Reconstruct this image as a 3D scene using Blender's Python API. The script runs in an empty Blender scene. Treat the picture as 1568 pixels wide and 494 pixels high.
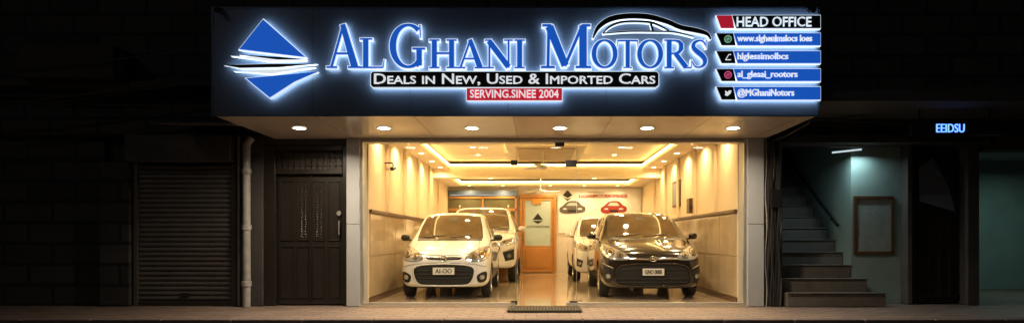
import bpy, bmesh, math, random
from mathutils import Vector, Matrix
from mathutils.bvhtree import BVHTree
random.seed(7)
scene=bpy.context.scene
scene.view_settings.view_transform='Standard'
try: scene.view_settings.look='None'
except Exception: pass
scene.view_settings.exposure=0

# ---------------------------------------------------------------- materials
def mat(name,col,rough=.5,metal=0,var=.18,scale=6,bump=0,bscale=60,coat=0,emit=None,es=0,spec=.5):
    m=bpy.data.materials.new(name); m.use_nodes=True
    nt=m.node_tree; b=nt.nodes['Principled BSDF']
    b.inputs['Roughness'].default_value=rough; b.inputs['Metallic'].default_value=metal
    b.inputs['Specular IOR Level'].default_value=spec
    if coat:
        b.inputs['Coat Weight'].default_value=coat; b.inputs['Coat Roughness'].default_value=.04
    tc=nt.nodes.new('ShaderNodeTexCoord')
    n=nt.nodes.new('ShaderNodeTexNoise'); n.inputs['Scale'].default_value=scale; n.inputs['Detail'].default_value=6
    nt.links.new(tc.outputs['Object'],n.inputs['Vector'])
    mx=nt.nodes.new('ShaderNodeMix'); mx.data_type='RGBA'
    mx.inputs[6].default_value=(*[c*(1-var) for c in col],1); mx.inputs[7].default_value=(*[min(1,c*(1+var)) for c in col],1)
    nt.links.new(n.outputs['Fac'],mx.inputs[0]); nt.links.new(mx.outputs[2],b.inputs['Base Color'])
    if bump:
        n2=nt.nodes.new('ShaderNodeTexNoise'); n2.inputs['Scale'].default_value=bscale; n2.inputs['Detail'].default_value=5
        nt.links.new(tc.outputs['Object'],n2.inputs['Vector'])
        bp=nt.nodes.new('ShaderNodeBump'); bp.inputs['Strength'].default_value=bump; bp.inputs['Distance'].default_value=.01
        nt.links.new(n2.outputs['Fac'],bp.inputs['Height']); nt.links.new(bp.outputs['Normal'],b.inputs['Normal'])
    if emit:
        b.inputs['Emission Color'].default_value=(*emit,1); b.inputs['Emission Strength'].default_value=es
    return m
def tilemat(name,c1,c2,cm,w,h,rough,mortar=.006,bump=.3,rot=0,offset=.5,noise=.35):
    m=mat(name,c1,rough,var=.1); nt=m.node_tree; b=nt.nodes['Principled BSDF']
    tc=[n for n in nt.nodes if n.type=='TEX_COORD'][0]
    mp=nt.nodes.new('ShaderNodeMapping'); mp.inputs['Rotation'].default_value=(rot,0,0)
    br=nt.nodes.new('ShaderNodeTexBrick'); br.inputs['Color1'].default_value=(*c1,1); br.inputs['Color2'].default_value=(*c2,1); br.inputs['Mortar'].default_value=(*cm,1)
    br.inputs['Scale'].default_value=1; br.inputs['Brick Width'].default_value=w; br.inputs['Row Height'].default_value=h; br.inputs['Mortar Size'].default_value=mortar; br.offset=offset
    nt.links.new(tc.outputs['Object'],mp.inputs['Vector']); nt.links.new(mp.outputs['Vector'],br.inputs['Vector'])
    n=nt.nodes.new('ShaderNodeTexNoise'); n.inputs['Scale'].default_value=2.5; n.inputs['Detail'].default_value=8; n.inputs['Roughness'].default_value=.7
    nt.links.new(tc.outputs['Object'],n.inputs['Vector'])
    mx=nt.nodes.new('ShaderNodeMix'); mx.data_type='RGBA'; mx.blend_type='MULTIPLY'; mx.inputs[0].default_value=noise
    nt.links.new(br.outputs['Color'],mx.inputs[6]); nt.links.new(n.outputs['Fac'],mx.inputs[7])
    nt.links.new(mx.outputs[2],b.inputs['Base Color'])
    bp=nt.nodes.new('ShaderNodeBump'); bp.inputs['Strength'].default_value=bump; bp.inputs['Distance'].default_value=.004; bp.invert=True
    nt.links.new(br.outputs['Fac'],bp.inputs['Height']); nt.links.new(bp.outputs['Normal'],b.inputs['Normal'])
    return m
def emis(name,col,s):
    m=bpy.data.materials.new(name); m.use_nodes=True; nt=m.node_tree; nt.nodes.clear()
    o=nt.nodes.new('ShaderNodeOutputMaterial'); e=nt.nodes.new('ShaderNodeEmission')
    e.inputs[0].default_value=(*col,1); e.inputs[1].default_value=s; nt.links.new(e.outputs[0],o.inputs[0]); return m
def glassmat(name,tint=(.97,.98,.97),fac=.05):
    m=bpy.data.materials.new(name); m.use_nodes=True; nt=m.node_tree; nt.nodes.clear()
    o=nt.nodes.new('ShaderNodeOutputMaterial'); t=nt.nodes.new('ShaderNodeBsdfTransparent'); g=nt.nodes.new('ShaderNodeBsdfGlossy')
    t.inputs[0].default_value=(*tint,1); g.inputs['Roughness'].default_value=.01
    x=nt.nodes.new('ShaderNodeMixShader'); x.inputs[0].default_value=fac
    nt.links.new(t.outputs[0],x.inputs[1]); nt.links.new(g.outputs[0],x.inputs[2]); nt.links.new(x.outputs[0],o.inputs[0]); return m

M=dict(
 panel=mat('sign_panel',(.075,.10,.15),.42,var=.12,scale=2),
 signtrim=mat('sign_trim',(.05,.07,.11),.35,metal=.3),
 blue=mat('letter_blue',(.02,.13,.6),.35,emit=(.012,.13,.72),es=.62,var=.1,scale=3),
 white=mat('acrylic_white',(.85,.88,.92),.4,emit=(.78,.9,1),es=.85,var=.03),
 whitetext=mat('text_white',(.8,.8,.8),.4,emit=(.9,.95,1),es=.75,var=.03),
 black=mat('letter_black',(.012,.014,.018),.3),
 red=mat('sign_red',(.6,.02,.04),.4,emit=(.7,.02,.05),es=.5),
 pink=mat('icon_pink',(.7,.1,.25),.4,emit=(.9,.12,.3),es=.6),
 green=mat('icon_green',(.2,.5,.3),.4,emit=(.3,.7,.45),es=.5),
 halo=emis('halo_led',(.56,.78,1),11),
 soffit=mat('soffit_panel',(.55,.47,.40),.22,var=.12,scale=1.5),
 cream=mat('wall_cream',(.78,.64,.44),.6,var=.06,scale=1.5,bump=.05),
 ceil=mat('ceiling_paint',(.82,.70,.50),.7,var=.03),
 marble=mat('marble_panel',(.46,.36,.24),.10,var=.3,scale=3),
 wooddark=mat('dark_wood',(.10,.05,.025),.35,var=.3,scale=10),
 wood=mat('orange_wood',(.42,.19,.055),.3,var=.3,scale=5),
 cove=emis('cove_led',(1,.70,.26),13),
 lampw=emis('lamp_disc_white',(1,.90,.74),16),
 lampy=emis('lamp_disc_warm',(1,.80,.48),13),
 pillar=mat('white_composite',(.42,.44,.45),.3,var=.06),
 frame=mat('aluminium',(.55,.55,.53),.3,metal=.7),
 bmetal=mat('black_metal',(.012,.012,.013),.35),
 iron=mat('door_iron',(.018,.015,.013),.34,var=.35,scale=12,bump=.2),
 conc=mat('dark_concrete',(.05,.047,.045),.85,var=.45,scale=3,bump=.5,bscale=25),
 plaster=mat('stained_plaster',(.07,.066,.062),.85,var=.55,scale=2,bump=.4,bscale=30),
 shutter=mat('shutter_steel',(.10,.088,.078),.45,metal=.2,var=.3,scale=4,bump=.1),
 pipe=mat('pvc_pipe',(.34,.33,.31),.5,var=.5,scale=8),
 cable=mat('cable_rubber',(.02,.02,.02),.5),
 teal=mat('teal_plaster',(.24,.34,.32),.7,var=.25,scale=2.5,bump=.2,bscale=30),
 step=mat('stair_concrete',(.13,.12,.105),.6,var=.35,scale=6,bump=.3),
 board=mat('board_paper',(.24,.29,.28),.35,var=.4,scale=9),
 ledblue=emis('led_blue',(.10,.26,1),3.0),
 tube=emis('tube_light',(.75,.95,1),.8),
 asphalt=mat('asphalt',(.05,.05,.05),.85,var=.3,scale=20,bump=.5,bscale=120),
 kerb=mat('kerb_stone',(.16,.12,.11),.8,var=.35,scale=6,bump=.4),
 rubber=mat('tyre_rubber',(.018,.018,.018),.7,bump=.2),
 rim=mat('alloy_rim',(.5,.5,.5),.25,metal=.85),
 wpaint=mat('paint_white',(.76,.755,.74),.25,var=.02,coat=1),
 bpaint=mat('paint_black',(.014,.009,.007),.18,var=.1,coat=1),
 cglass=mat('car_glass',(.10,.065,.032),.04,var=.6,scale=3,spec=.7),
 trim=mat('black_plastic',(.012,.012,.012),.45),
 chrome=mat('chrome',(.75,.75,.74),.12,metal=1),
 lens=mat('headlamp_lens',(.5,.5,.48),.1,metal=.55,var=.45,scale=14,coat=1),
 amber=mat('amber_lens',(.7,.28,.03),.2,coat=1),
 plate=mat('number_plate',(.72,.70,.64),.4,var=.03),
 under=mat('underbody',(.01,.01,.01),.8),
 frost=mat('frosted_glass',(.38,.46,.44),.35,var=.1),
 greywall=mat('back_wall',(.62,.56,.50),.6,var=.05),
 partglass=mat('partition_glass',(.12,.11,.06),.1,var=.4,scale=3),
 orange=mat('orange_sticker',(.8,.22,.02),.5),
 posterred=mat('poster_red',(.28,.03,.03),.4),
 postergrey=mat('poster_grey',(.10,.09,.09),.4),
 posterlight=mat('poster_light',(.74,.72,.70),.5),
)
M['glass']=glassmat('shop_glass')
M['floor']=tilemat('marble_floor',(.50,.40,.28),(.46,.37,.26),(.28,.21,.14),.8,.8,.07,.004,.1,offset=0,noise=.25)
M['paver']=tilemat('pavement_tiles',(.36,.27,.22),(.27,.205,.17),(.09,.07,.06),.3,.15,.55,.008,.6,noise=.6)
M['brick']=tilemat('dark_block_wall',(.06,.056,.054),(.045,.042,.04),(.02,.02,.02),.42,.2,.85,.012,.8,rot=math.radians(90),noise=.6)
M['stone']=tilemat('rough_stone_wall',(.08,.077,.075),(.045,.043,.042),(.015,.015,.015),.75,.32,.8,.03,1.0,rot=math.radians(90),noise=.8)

# ---------------------------------------------------------------- helpers
def group(name,loc=(0,0,0),local=False):
    e=bpy.data.objects.new(name,None); scene.collection.objects.link(e); e.location=loc; e.empty_display_size=.2
    e['w']=0 if local else 1; return e
def link(o,parent):
    scene.collection.objects.link(o)
    if parent is not None:
        o.parent=parent
        if parent['w']: o.matrix_parent_inverse=Matrix.Translation(-Vector(parent.location))
    return o
def mesh(name,v,f,m,parent,smooth=False,bevel=0,solid=0):
    me=bpy.data.meshes.new(name); me.from_pydata([tuple(p) for p in v],[],f); me.update()
    if isinstance(m,str): m=M[m]
    me.materials.append(m); o=bpy.data.objects.new(name,me); link(o,parent)
    if smooth: me.shade_smooth()
    if solid:
        s=o.modifiers.new('s','SOLIDIFY'); s.thickness=solid; s.offset=0
    if bevel:
        b=o.modifiers.new('b','BEVEL'); b.width=bevel; b.segments=2; b.limit_method='ANGLE'
    return o
def boxdata(x0,x1,y0,y1,z0,z1):
    v=[(x0,y0,z0),(x1,y0,z0),(x1,y1,z0),(x0,y1,z0),(x0,y0,z1),(x1,y0,z1),(x1,y1,z1),(x0,y1,z1)]
    f=[(0,3,2,1),(4,5,6,7),(0,1,5,4),(1,2,6,5),(2,3,7,6),(3,0,4,7)]; return v,f
def box(name,x0,x1,y0,y1,z0,z1,m,parent,bevel=0):
    v,f=boxdata(x0,x1,y0,y1,z0,z1); return mesh(name,v,f,m,parent,bevel=bevel)
def boxes(name,lst,m,parent,bevel=0):
    V=[];F=[]
    for b in lst:
        v,f=boxdata(*b); k=len(V); V+=v; F+=[tuple(i+k for i in q) for q in f]
    return mesh(name,V,F,m,parent,bevel=bevel)
def tubedata(pts,r,seg=10):
    V=[];F=[]; pts=[Vector(p) for p in pts]; n=len(pts)
    for i,p in enumerate(pts):
        d=(pts[min(i+1,n-1)]-pts[max(i-1,0)]).normalized()
        a=d.cross(Vector((0,1,0)) if abs(d.y)<.9 else Vector((1,0,0))).normalized(); b=d.cross(a)
        for k in range(seg):
            t=2*math.pi*k/seg; V.append(p+a*math.cos(t)*r+b*math.sin(t)*r)
    for i in range(n-1):
        for k in range(seg):
            F.append((i*seg+k,i*seg+(k+1)%seg,(i+1)*seg+(k+1)%seg,(i+1)*seg+k))
    F.append(tuple(range(seg-1,-1,-1))); F.append(tuple((n-1)*seg+k for k in range(seg)))
    return V,F
def tube(name,pts,r,m,parent,seg=10):
    v,f=tubedata(pts,r,seg); o=mesh(name,v,f,m,parent,smooth=True); o.data.set_sharp_from_angle(angle=.8); return o
def lathe(name,prof,axis,center,m,parent,seg=32):
    V=[];F=[];n=len(prof)
    for k in range(seg):
        t=2*math.pi*k/seg
        for r,h in prof:
            c,s=r*math.cos(t),r*math.sin(t)
            p={'x':(h,c,s),'y':(c,h,s),'z':(c,s,h)}[axis]; V.append(Vector(p)+Vector(center))
    for k in range(seg):
        for i in range(n-1):
            a=k*n+i;b=((k+1)%seg)*n+i; F.append((a,b,b+1,a+1))
    o=mesh(name,V,F,m,parent,smooth=True); o.data.set_sharp_from_angle(angle=.7)
    return o
def textobj(name,body,x0,x1,z0,z1,y,m,parent,depth=.003,bold=0,caps=False):
    c=bpy.data.curves.new(name+'_t','FONT'); c.body=body; c.extrude=.02; c.resolution_u=3
    if caps:
        c.small_caps_scale=.76
        for i,ch in enumerate(body):
            if ch.islower(): c.body_format[i].use_small_caps=True
    t=bpy.data.objects.new('tmp',c); scene.collection.objects.link(t); bpy.context.view_layer.update()
    dg=bpy.context.evaluated_depsgraph_get(); me=bpy.data.meshes.new_from_object(t.evaluated_get(dg)); bpy.data.objects.remove(t)
    xs=[v.co.x for v in me.vertices]; ys=[v.co.y for v in me.vertices]; a,b,cc,d=min(xs),max(xs),min(ys),max(ys)
    base=[((x0+bold)+(v.co.x-a)/(b-a)*(x1-x0-2*bold), y-v.co.z/.02*depth, z0+(v.co.y-cc)/(d-cc)*(z1-z0)) for v in me.vertices]
    faces=[tuple(p.vertices) for p in me.polygons]; V=[];F=[]
    offs=[(0,0,0)] if not bold else [(-bold,0,0),(-bold*.35,.0004,0),(bold*.35,.0008,0),(bold,.0012,0)]
    for o_ in offs:
        k=len(V); V+=[(p[0]+o_[0],p[1]-o_[1],p[2]) for p in base]; F+=[tuple(i+k for i in f) for f in faces]
    bpy.data.meshes.remove(me)
    return mesh(name,V,F,m,parent)
def light(name,kind,loc,e,col,parent,size=.1,spread=2.6,rot=(0,0,0),shape='DISK',size_y=None):
    l=bpy.data.lights.new(name,kind); l.energy=e; l.color=col
    if kind=='AREA':
        l.shape=shape; l.size=size; l.spread=spread
        if size_y: l.size_y=size_y
    o=bpy.data.objects.new(name,l); link(o,parent); o.location=loc; o.rotation_euler=rot; return o
def catmull(pts,n=6,closed=True):
    out=[];N=len(pts)
    rng=range(N) if closed else range(N-1)
    for i in rng:
        g=lambda k: pts[k%N] if closed else pts[max(0,min(N-1,k))]
        p0,p1,p2,p3=g(i-1),g(i),g(i+1),g(i+2)
        for k in range(n):
            t=k/n
            out.append(tuple(.5*((2*p1[j])+(-p0[j]+p2[j])*t+(2*p0[j]-5*p1[j]+4*p2[j]-p3[j])*t*t+(-p0[j]+3*p1[j]-3*p2[j]+p3[j])*t**3) for j in range(len(p1))))
    if not closed: out.append(tuple(pts[-1]))
    return out

# ---------------------------------------------------------------- camera
cam=bpy.data.cameras.new('camera'); co=bpy.data.objects.new('camera',cam); scene.collection.objects.link(co)
co.location=(0,-10,1.03); co.rotation_euler=(math.radians(90),0,0)
cam.sensor_width=36; cam.lens=36*1000/1568; cam.shift_x=-(822-784)/1568; cam.shift_y=(365-247)/1568
cam.clip_end=1000; scene.camera=co

# ---------------------------------------------------------------- world (night)
w=bpy.data.worlds.new('World'); scene.world=w; w.use_nodes=True; nt=w.node_tree
bg=nt.nodes['Background']; sk=nt.nodes.new('ShaderNodeTexSky'); sk.sky_type='NISHITA'; sk.sun_disc=False
sk.sun_elevation=math.radians(4); sk.sun_rotation=math.radians(200); nt.links.new(sk.outputs[0],bg.inputs[0]); bg.inputs[1].default_value=.004
sl=bpy.data.lights.new('moon_sun','SUN'); sl.energy=.05; sl.angle=math.radians(.5); so=bpy.data.objects.new('moon_sun',sl); scene.collection.objects.link(so)
so.rotation_euler=(math.radians(60),0,math.radians(-35))

# ---------------------------------------------------------------- ground
gd=mesh('ground',[(-300,-300,-.14),(300,-300,-.14),(300,300,-.14),(-300,300,-.14)],[(0,1,2,3)],'conc',None)
mesh('road',[(-60,-14,-.125),(60,-14,-.125),(60,-1.6,-.125),(-60,-1.6,-.125)],[(0,1,2,3)],'asphalt',None)
mesh('pavement',[(-30,-1.5,-.004),(30,-1.5,-.004),(30,12,-.004),(-30,12,-.004)],[(0,1,2,3)],'paver',None)
boxes('kerb',[(-30+i*.9,-30+i*.9+.89,-1.66,-1.5,-.14,.0) for i in range(66)],'kerb',None,bevel=.012)

# ---------------------------------------------------------------- showroom building
B=group('car_showroom_building')
XL,XR,YB=-2.68,3.2,9.8
mesh('floor',[(XL-.1,.0,.0),(XR+.1,.0,.0),(XR+.1,YB,.0),(XL-.1,YB,.0)],[(0,1,2,3)],'floor',B)
box('wall_left',XL-.2,XL,.4,YB+.2,0,3.2,'cream',B)
box('wall_right',XR,XR+.2,.4,YB+.2,0,3.2,'cream',B)
box('wall_back',XL,XR,YB,YB+.2,0,3.2,'greywall',B)
pl=[];
for k in range(10):
    y0=.45+k*.93; pl.append((XL,XL+.02,y0,y0+.915,.10,.74)); pl.append((XL,XL+.02,y0,y0+.915,.755,1.43))
    pl.append((XR-.02,XR,y0,y0+.915,.10,.74)); pl.append((XR-.02,XR,y0,y0+.915,.755,1.43))
boxes('marble_wall_panels',pl,'marble',B,bevel=.003)
boxes('dado_rail',[(XL,XL+.05,.42,YB,1.44,1.50),(XR-.05,XR,.42,YB,1.44,1.50)],'wooddark',B,bevel=.01)
boxes('skirting',[(XL,XL+.025,.42,YB,.002,.09),(XR-.025,XR,.42,YB,.002,.09)],'wooddark',B)
boxes('pilasters',[(XL,XL+.05,y,y+.16,1.5,2.83) for y in (1.6,3.1,4.6,6.1,7.6)]+[(XR-.05,XR,y,y+.16,1.5,2.83) for y in (1.6,3.1,4.6,6.1,7.6)],'cream',B,bevel=.006)
boxes('ceiling',[(XL,XR,.15,2.2,2.83,2.95),(XL,-2.25,2.2,6.8,2.83,2.95),(2.72,XR,2.2,6.8,2.83,2.95),
   (-.62,1.0,2.9,5.4,2.86,2.93),(XL,XR,6.8,7.25,2.6,2.95),(XL,-2.25,7.25,9.25,2.6,2.72),(2.72,XR,7.25,9.25,2.6,2.72),(XL,XR,9.25,YB,2.6,2.72)],'ceil',B)
box('ceiling_inner',-.4,.78,3.2,5.1,2.835,2.858,mat('ceiling_panel',(.5,.38,.22),.5),B)
box('ceiling_upper',XL-.1,XR+.1,.1,YB+.1,3.03,3.1,'ceil',B)
box('ceiling_upper_rear',XL,XR,7.26,YB,2.80,2.84,'ceil',B)
cv=[]
def covering(x0,x1,y0,y1,z,t=.022,h=.036):
    return [(x0,x0+t,y0,y1,z,z+h),(x1-t,x1,y0,y1,z,z+h),(x0+t+.002,x1-t-.002,y1-t,y1,z,z+h),(x0+t+.002,x1-t-.002,y0,y0+t,z,z+h)]
cv+=covering(-2.245,2.715,2.205,6.795,2.90)+covering(-2.245,2.715,7.255,9.245,2.68)
cv+=[(-.59,-.56,2.95,5.35,2.932,2.95),(.94,.97,2.95,5.35,2.932,2.95),(-.5,.9,5.32,5.35,2.932,2.95),(-.5,.9,2.95,2.98,2.932,2.95)]
boxes('cove_light_strips',cv,'cove',B)
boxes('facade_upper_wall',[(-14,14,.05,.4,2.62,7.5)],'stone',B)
box('roof_slab',-14,14,-.1,12,7.5,7.7,'conc',B)
boxes('facade_ledges',[(-14,-4.1,-.25,.05,3.3,3.38),(3.6,14,-.25,.05,3.2,3.3),(-14,14,-.12,.05,5.2,5.3),(-7.6,-6.2,-.45,.05,3.38,3.86)],'conc',B,bevel=.01)
boxes('pillar',[(-2.9,-2.70,-.06,.4,0,2.555),(3.21,3.46,-.06,.4,0,2.555)],'pillar',B,bevel=.008)
boxes('pillar_seams',[(-2.898,-2.702,-.0615,-.06,1.25,1.256),(3.212,3.458,-.0615,-.06,1.25,1.256)],'bmetal',B)
boxes('pillar_edge_trim',[(-2.699,-2.66,-.02,.06,0,2.55),(3.17,3.209,-.02,.06,0,2.55),(-2.66,3.17,-.02,.06,2.50,2.55)],'frame',B)
box('lintel',-2.7,3.21,.06,.4,2.53,2.9,'ceil',B)
boxes('glass_panes',[(-2.66,-.325,.012,.022,.05,2.5),(-.315,.605,.012,.022,.02,2.5),(.615,3.17,.012,.022,.05,2.5)],'glass',B)
boxes('glass_joints',[(-.323,-.317,.010,.024,.05,2.5),(.607,.613,.010,.024,.05,2.5)],'frame',B)
boxes('glass_fittings',[(-.40,-.30,.0,.035,2.15,2.23),(.44,.615,.0,.035,2.13,2.23),(.28,.42,-.02,.04,2.44,2.5),(-.40,-.30,.0,.035,.02,.08),(.5,.62,.0,.035,.02,.08)],'bmetal',B,bevel=.004)
boxes('sill',[(-2.66,-.33,-.03,.06,0,.055),(.45,3.17,-.03,.06,0,.055)],'frame',B,bevel=.004)
box('threshold_step',-2.7,3.2,-.12,-.0,-.002,.012,'marble',B)
box('canopy_soffit',-4.03,3.50,-1.84,.05,2.562,2.60,'soffit',B)
boxes('soffit_seams',[(x,x+.006,-1.83,.04,2.5605,2.562) for x in (-2.8,-1.55,-.3,.95,2.2,3.3)],'conc',B)

# left bay
L=group('entrance_bay_wall',(-4.4,0,0))
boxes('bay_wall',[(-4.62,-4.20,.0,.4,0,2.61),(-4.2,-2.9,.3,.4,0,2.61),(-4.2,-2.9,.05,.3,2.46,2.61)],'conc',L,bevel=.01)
D=group('iron_door',(-3.5,.1,0))
boxes('door_frame',[(-4.2,-4.02,.04,.2,0,2.46),(-2.99,-2.9,.04,.2,0,2.46),(-4.02,-2.99,.04,.2,2.38,2.46),(-4.02,-2.99,.04,.2,2.02,2.10)],'iron',D,bevel=.01)
box('transom_panel',-4.02,-2.99,.17,.2,2.1,2.38,'shutter',D)
boxes('transom_bars',[(-4.0+i*.085,-3.99+i*.085,.06,.075,2.1,2.38) for i in range(12)]+[(-4.02,-2.99,.078,.09,2.18,2.19),(-4.02,-2.99,.078,.09,2.30,2.31)],'iron',D)
box('door_leaf',-4.01,-3.0,.12,.17,.02,2.01,'iron',D)
fr=[]
for cx,hw in ((-3.86,.11),(-3.62,.09),(-3.38,.09),(-3.14,.09)):
    for (z0,z1) in ((.12,.92),(1.0,1.92)):
        fr+=[(cx-hw,cx-hw+.014,.105,.12,z0,z1),(cx+hw-.014,cx+hw,.105,.12,z0,z1),(cx-hw+.014,cx+hw-.014,.105,.12,z0,z0+.014),(cx-hw+.014,cx+hw-.014,.105,.12,z1-.014,z1)]
boxes('door_mouldings',fr+[(-3.505,-3.49,.09,.12,.05,2.0)],'iron',D,bevel=.003)
V=[];F=[]
for cx in (-3.62,-3.38):
    for j in range(21):
        for i in range(2):
            x=cx-.03+i*.06; z=1.06+j*.038; k=len(V)
            V+=[(x-.028,.12,z),(x,.12,z-.018),(x+.028,.12,z),(x,.12,z+.018),(x,.108,z)]
            F+=[(k,k+1,k+4),(k+1,k+2,k+4),(k+2,k+3,k+4),(k+3,k,k+4)]
mesh('door_carving',V,F,'iron',D)
tube('door_handle',[(-3.05,.12,1.10),(-3.05,.07,1.10),(-3.05,.06,1.2),(-3.05,.07,1.30),(-3.05,.12,1.30)],.010,'frame',D)
lathe('door_lock',[(0.0,.085),(.035,.085),(.04,.095),(.04,.12)],'y',(-3.06,0,1.42),'frame',D,16)
P=group('drain_pipe',(-4.4,0,0))
tube('pipe',[(-4.40,-.10,0),(-4.40,-.10,2.1),(-4.40,-.10,2.45),(-4.34,-.08,2.56)],.058,'pipe',P,14)
for z in (.35,1.2,2.05): lathe('pipe_collar',[(.058,z-.04),(.072,z-.035),(.072,z+.035),(.058,z+.04)],'z',(-4.40,-.10,0),'pipe',P,14)
tube('thin_conduit',[(-4.55,-.03,0),(-4.55,-.03,2.6)],.018,'pipe',P)
def shutter(nm,x0,x1,z1,y):
    g=group(nm,((x0+x1)/2,y,0)); V=[];F=[];n=int(z1/.075)
    prof=[]
    for i in range(n):
        z=i*.075
        for k in range(6):
            t=k/6; prof.append((y-.022*math.sin(math.pi*t)**.7 if k else y+.004, z+t*.075))
    for (yy,z) in prof: V+=[(x0,yy,z),(x1,yy,z)]
    for i in range(len(prof)-1): F.append((2*i,2*i+1,2*i+3,2*i+2))
    mesh('slats',V,F,'shutter',g)
    boxes('guide_rails',[(x0-.06,x0,y-.05,y+.05,0,z1),(x1,x1+.06,y-.05,y+.05,0,z1)],'shutter',g)
    box('bottom_bar',x0,x1,y-.04,y+.03,.0,.07,'iron',g,bevel=.005)
    boxes('locks',[((x0+x1)/2-.06,(x0+x1)/2+.06,y-.06,y-.04,.12,.2)],'bmetal',g)
    return g
g=shutter('rolling_shutter',-6.15,-4.70,2.18,.1)
box('shutter_housing',-6.22,-4.62,-.16,.2,2.2,2.6,'plaster',g,bevel=.02)
W=group('neighbour_shop_wall',(-7,.3,0))
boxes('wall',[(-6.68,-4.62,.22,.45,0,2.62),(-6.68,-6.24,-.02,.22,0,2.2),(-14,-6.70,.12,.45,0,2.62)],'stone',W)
aw=group('small_awning',(-5,0,2.8)); mesh('awning_sheet',[(-5.35,-1.0,2.62),(-4.2,-1.0,2.62),(-4.2,.04,2.76),(-5.35,.04,2.76)],[(0,1,2,3)],'shutter',aw,solid=.01)
cb=group('overhead_cables',(-6,-.2,3))
for i in range(7):
    z0=2.75+random.random()*1.6; z1=2.9+random.random()*1.2; s=.15+random.random()*.3
    tube('cable',[(-12+8*t/12.,-.3-.05*i,z0+(z1-z0)*t/12-s*math.sin(math.pi*t/12)) for t in range(13)],.009,'cable',cb,6)
for i in range(5):
    z0=2.7+random.random()*.9; z1=2.9+random.random()*1.2; s=.1+random.random()*.35
    tube('cable',[(3.7+6*t/12.,-.3-.08*i,z0+(z1-z0)*t/12-s*math.sin(math.pi*t/12)) for t in range(13)],.010,'cable',cb,6)

# right bay
R=group('stairwell_building',(5,1,0))
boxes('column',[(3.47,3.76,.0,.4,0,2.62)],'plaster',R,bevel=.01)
boxes('walls',[(5.03,5.82,.45,.6,0,2.62),(5.03,5.15,.6,4.2,0,4.2),(3.66,3.78,.4,4.2,0,4.2),(3.78,5.03,4.2,4.35,0,4.2)],'teal',R)
boxes('ceiling_edge',[(3.76,7.0,.0,.45,2.5,2.62),(6.95,13,.0,.4,2.4,2.62)],'conc',R)
boxes('far_room',[(6.9,13,3.4,3.6,0,2.62),(6.75,6.9,.6,3.6,0,2.62),(6.75,13,.4,3.6,2.62,2.7)],'teal',R)
boxes('gate_pier',[(5.82,5.90,.25,.6,0,2.5),(6.70,6.88,.15,.6,0,2.62)],'plaster',R,bevel=.01)
S=group('staircase',(4.4,1,0))
st=[(3.79,5.28,-.12,.16,.002,.20),(3.79,5.14,.16,.44,.002,.40)]
for i in range(2,13): st.append((3.79,5.02,.16+.28*(i-1),.44+.28*(i-1)+.0,.002,.20*(i+1)))
boxes('steps',[(a,b,c,d-.001,e,f) for a,b,c,d,e,f in st],'step',S,bevel=.008)
boxes('nosings',[(a,b+.01,c-.02,c+.05,f,f+.018) for a,b,c,d,e,f in st],'step',S,bevel=.006)
H=group('handrail',(5,1.5,1.5))
tube('rail',[(4.95,.75,1.25),(4.95,3.3,2.85)],.028,'bmetal',H)
for t in (.1,.5,.9):
    y=.75+2.55*t; z=1.25+1.6*t; tube('bracket',[(4.95,y,z),(4.95,y,z-.07),(5.03,y,z-.07)],.01,'bmetal',H,6)
N=group('notice_board',(5.4,.43,1.2))
boxes('frame',[(5.06,5.70,.41,.45,.78,.83),(5.06,5.70,.41,.45,1.66,1.71),(5.06,5.11,.41,.45,.83,1.66),(5.65,5.70,.41,.45,.83,1.66)],'wooddark',N,bevel=.006)
box('sheet',5.11,5.65,.43,.449,.83,1.66,'board',N)
FL=group('fluorescent_lamp',(4.9,.2,2.38))
tube('tube',[(4.66,.30,2.385),(5.12,.30,2.435)],.013,'tube',FL); boxes('batten',[(4.6,5.2,.27,.33,2.47,2.50)],'frame',FL)
light('tube_glow','AREA',(4.9,.28,2.36),8,(.72,.95,1),FL,size=.7,size_y=.05,shape='RECTANGLE',spread=3.0)
light('room_glow','AREA',(9.0,1.8,2.5),10,(.62,.95,.88),group('far_room_lamp',(9,1.8,2.5)),size=.6,size_y=.1,shape='RECTANGLE',spread=3.0)
G=group('iron_gate',(6.3,.4,0))
box('gate_sheet',5.90,6.70,.38,.42,.02,2.3,'iron',G)
boxes('gate_ribs',[(5.9+i*.16,5.93+i*.16,.35,.38,.02,2.3) for i in range(6)]+[(5.9,6.7,.335,.35,z,z+.05) for z in (.1,.9,1.6,2.2)],'iron',G,bevel=.003)
mesh('torn_banner',[(6.05,.32,1.62),(6.62,.32,1.45),(6.50,.31,1.85),(6.25,.31,2.3),(6.02,.31,2.15)],[(0,1,2,3,4)],mat('banner_cloth',(.12,.15,.22),.7),G)
C=group('concrete_awning',(6,-.5,2.8)); box('slab',3.62,13,-1.3,.04,2.86,3.0,'conc',C,bevel=.01)
LS=group('led_sign',(6.1,-.8,2.57))
box('housing',5.28,6.56,-.79,-.72,2.49,2.68,'bmetal',LS,bevel=.01)
textobj('led_text','EEIDSU',5.63,6.03,2.525,2.645,-.795,'ledblue',LS,.003,.002)
boxes('hangers',[(5.4,5.42,-.77,-.75,2.68,2.86),(6.4,6.42,-.77,-.75,2.68,2.86)],'bmetal',LS)
CR=group('cable_bundle',(3.6,-.05,1.2))
for i in range(7):
    x=3.50+i*.036; pts=[(x+.012*math.sin(k*1.3+i*2),-.03-.02*(i%3)-.012*math.cos(k*.9+i),k*.2) for k in range(14)]
    tube('cable',pts,.009+.004*(i%3),'cable' if i%3 else 'pipe',CR,6)
boxes('meter_box',[(3.55,3.72,-.10,-.0,1.5,1.78)],'bmetal',CR,bevel=.01)
tube('sagging_cable',[(3.55,-.2,2.5),(3.62,-.5,2.52),(3.75,-1.0,2.62),(3.62,-1.5,2.85)],.012,'cable',CR,6)

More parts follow.
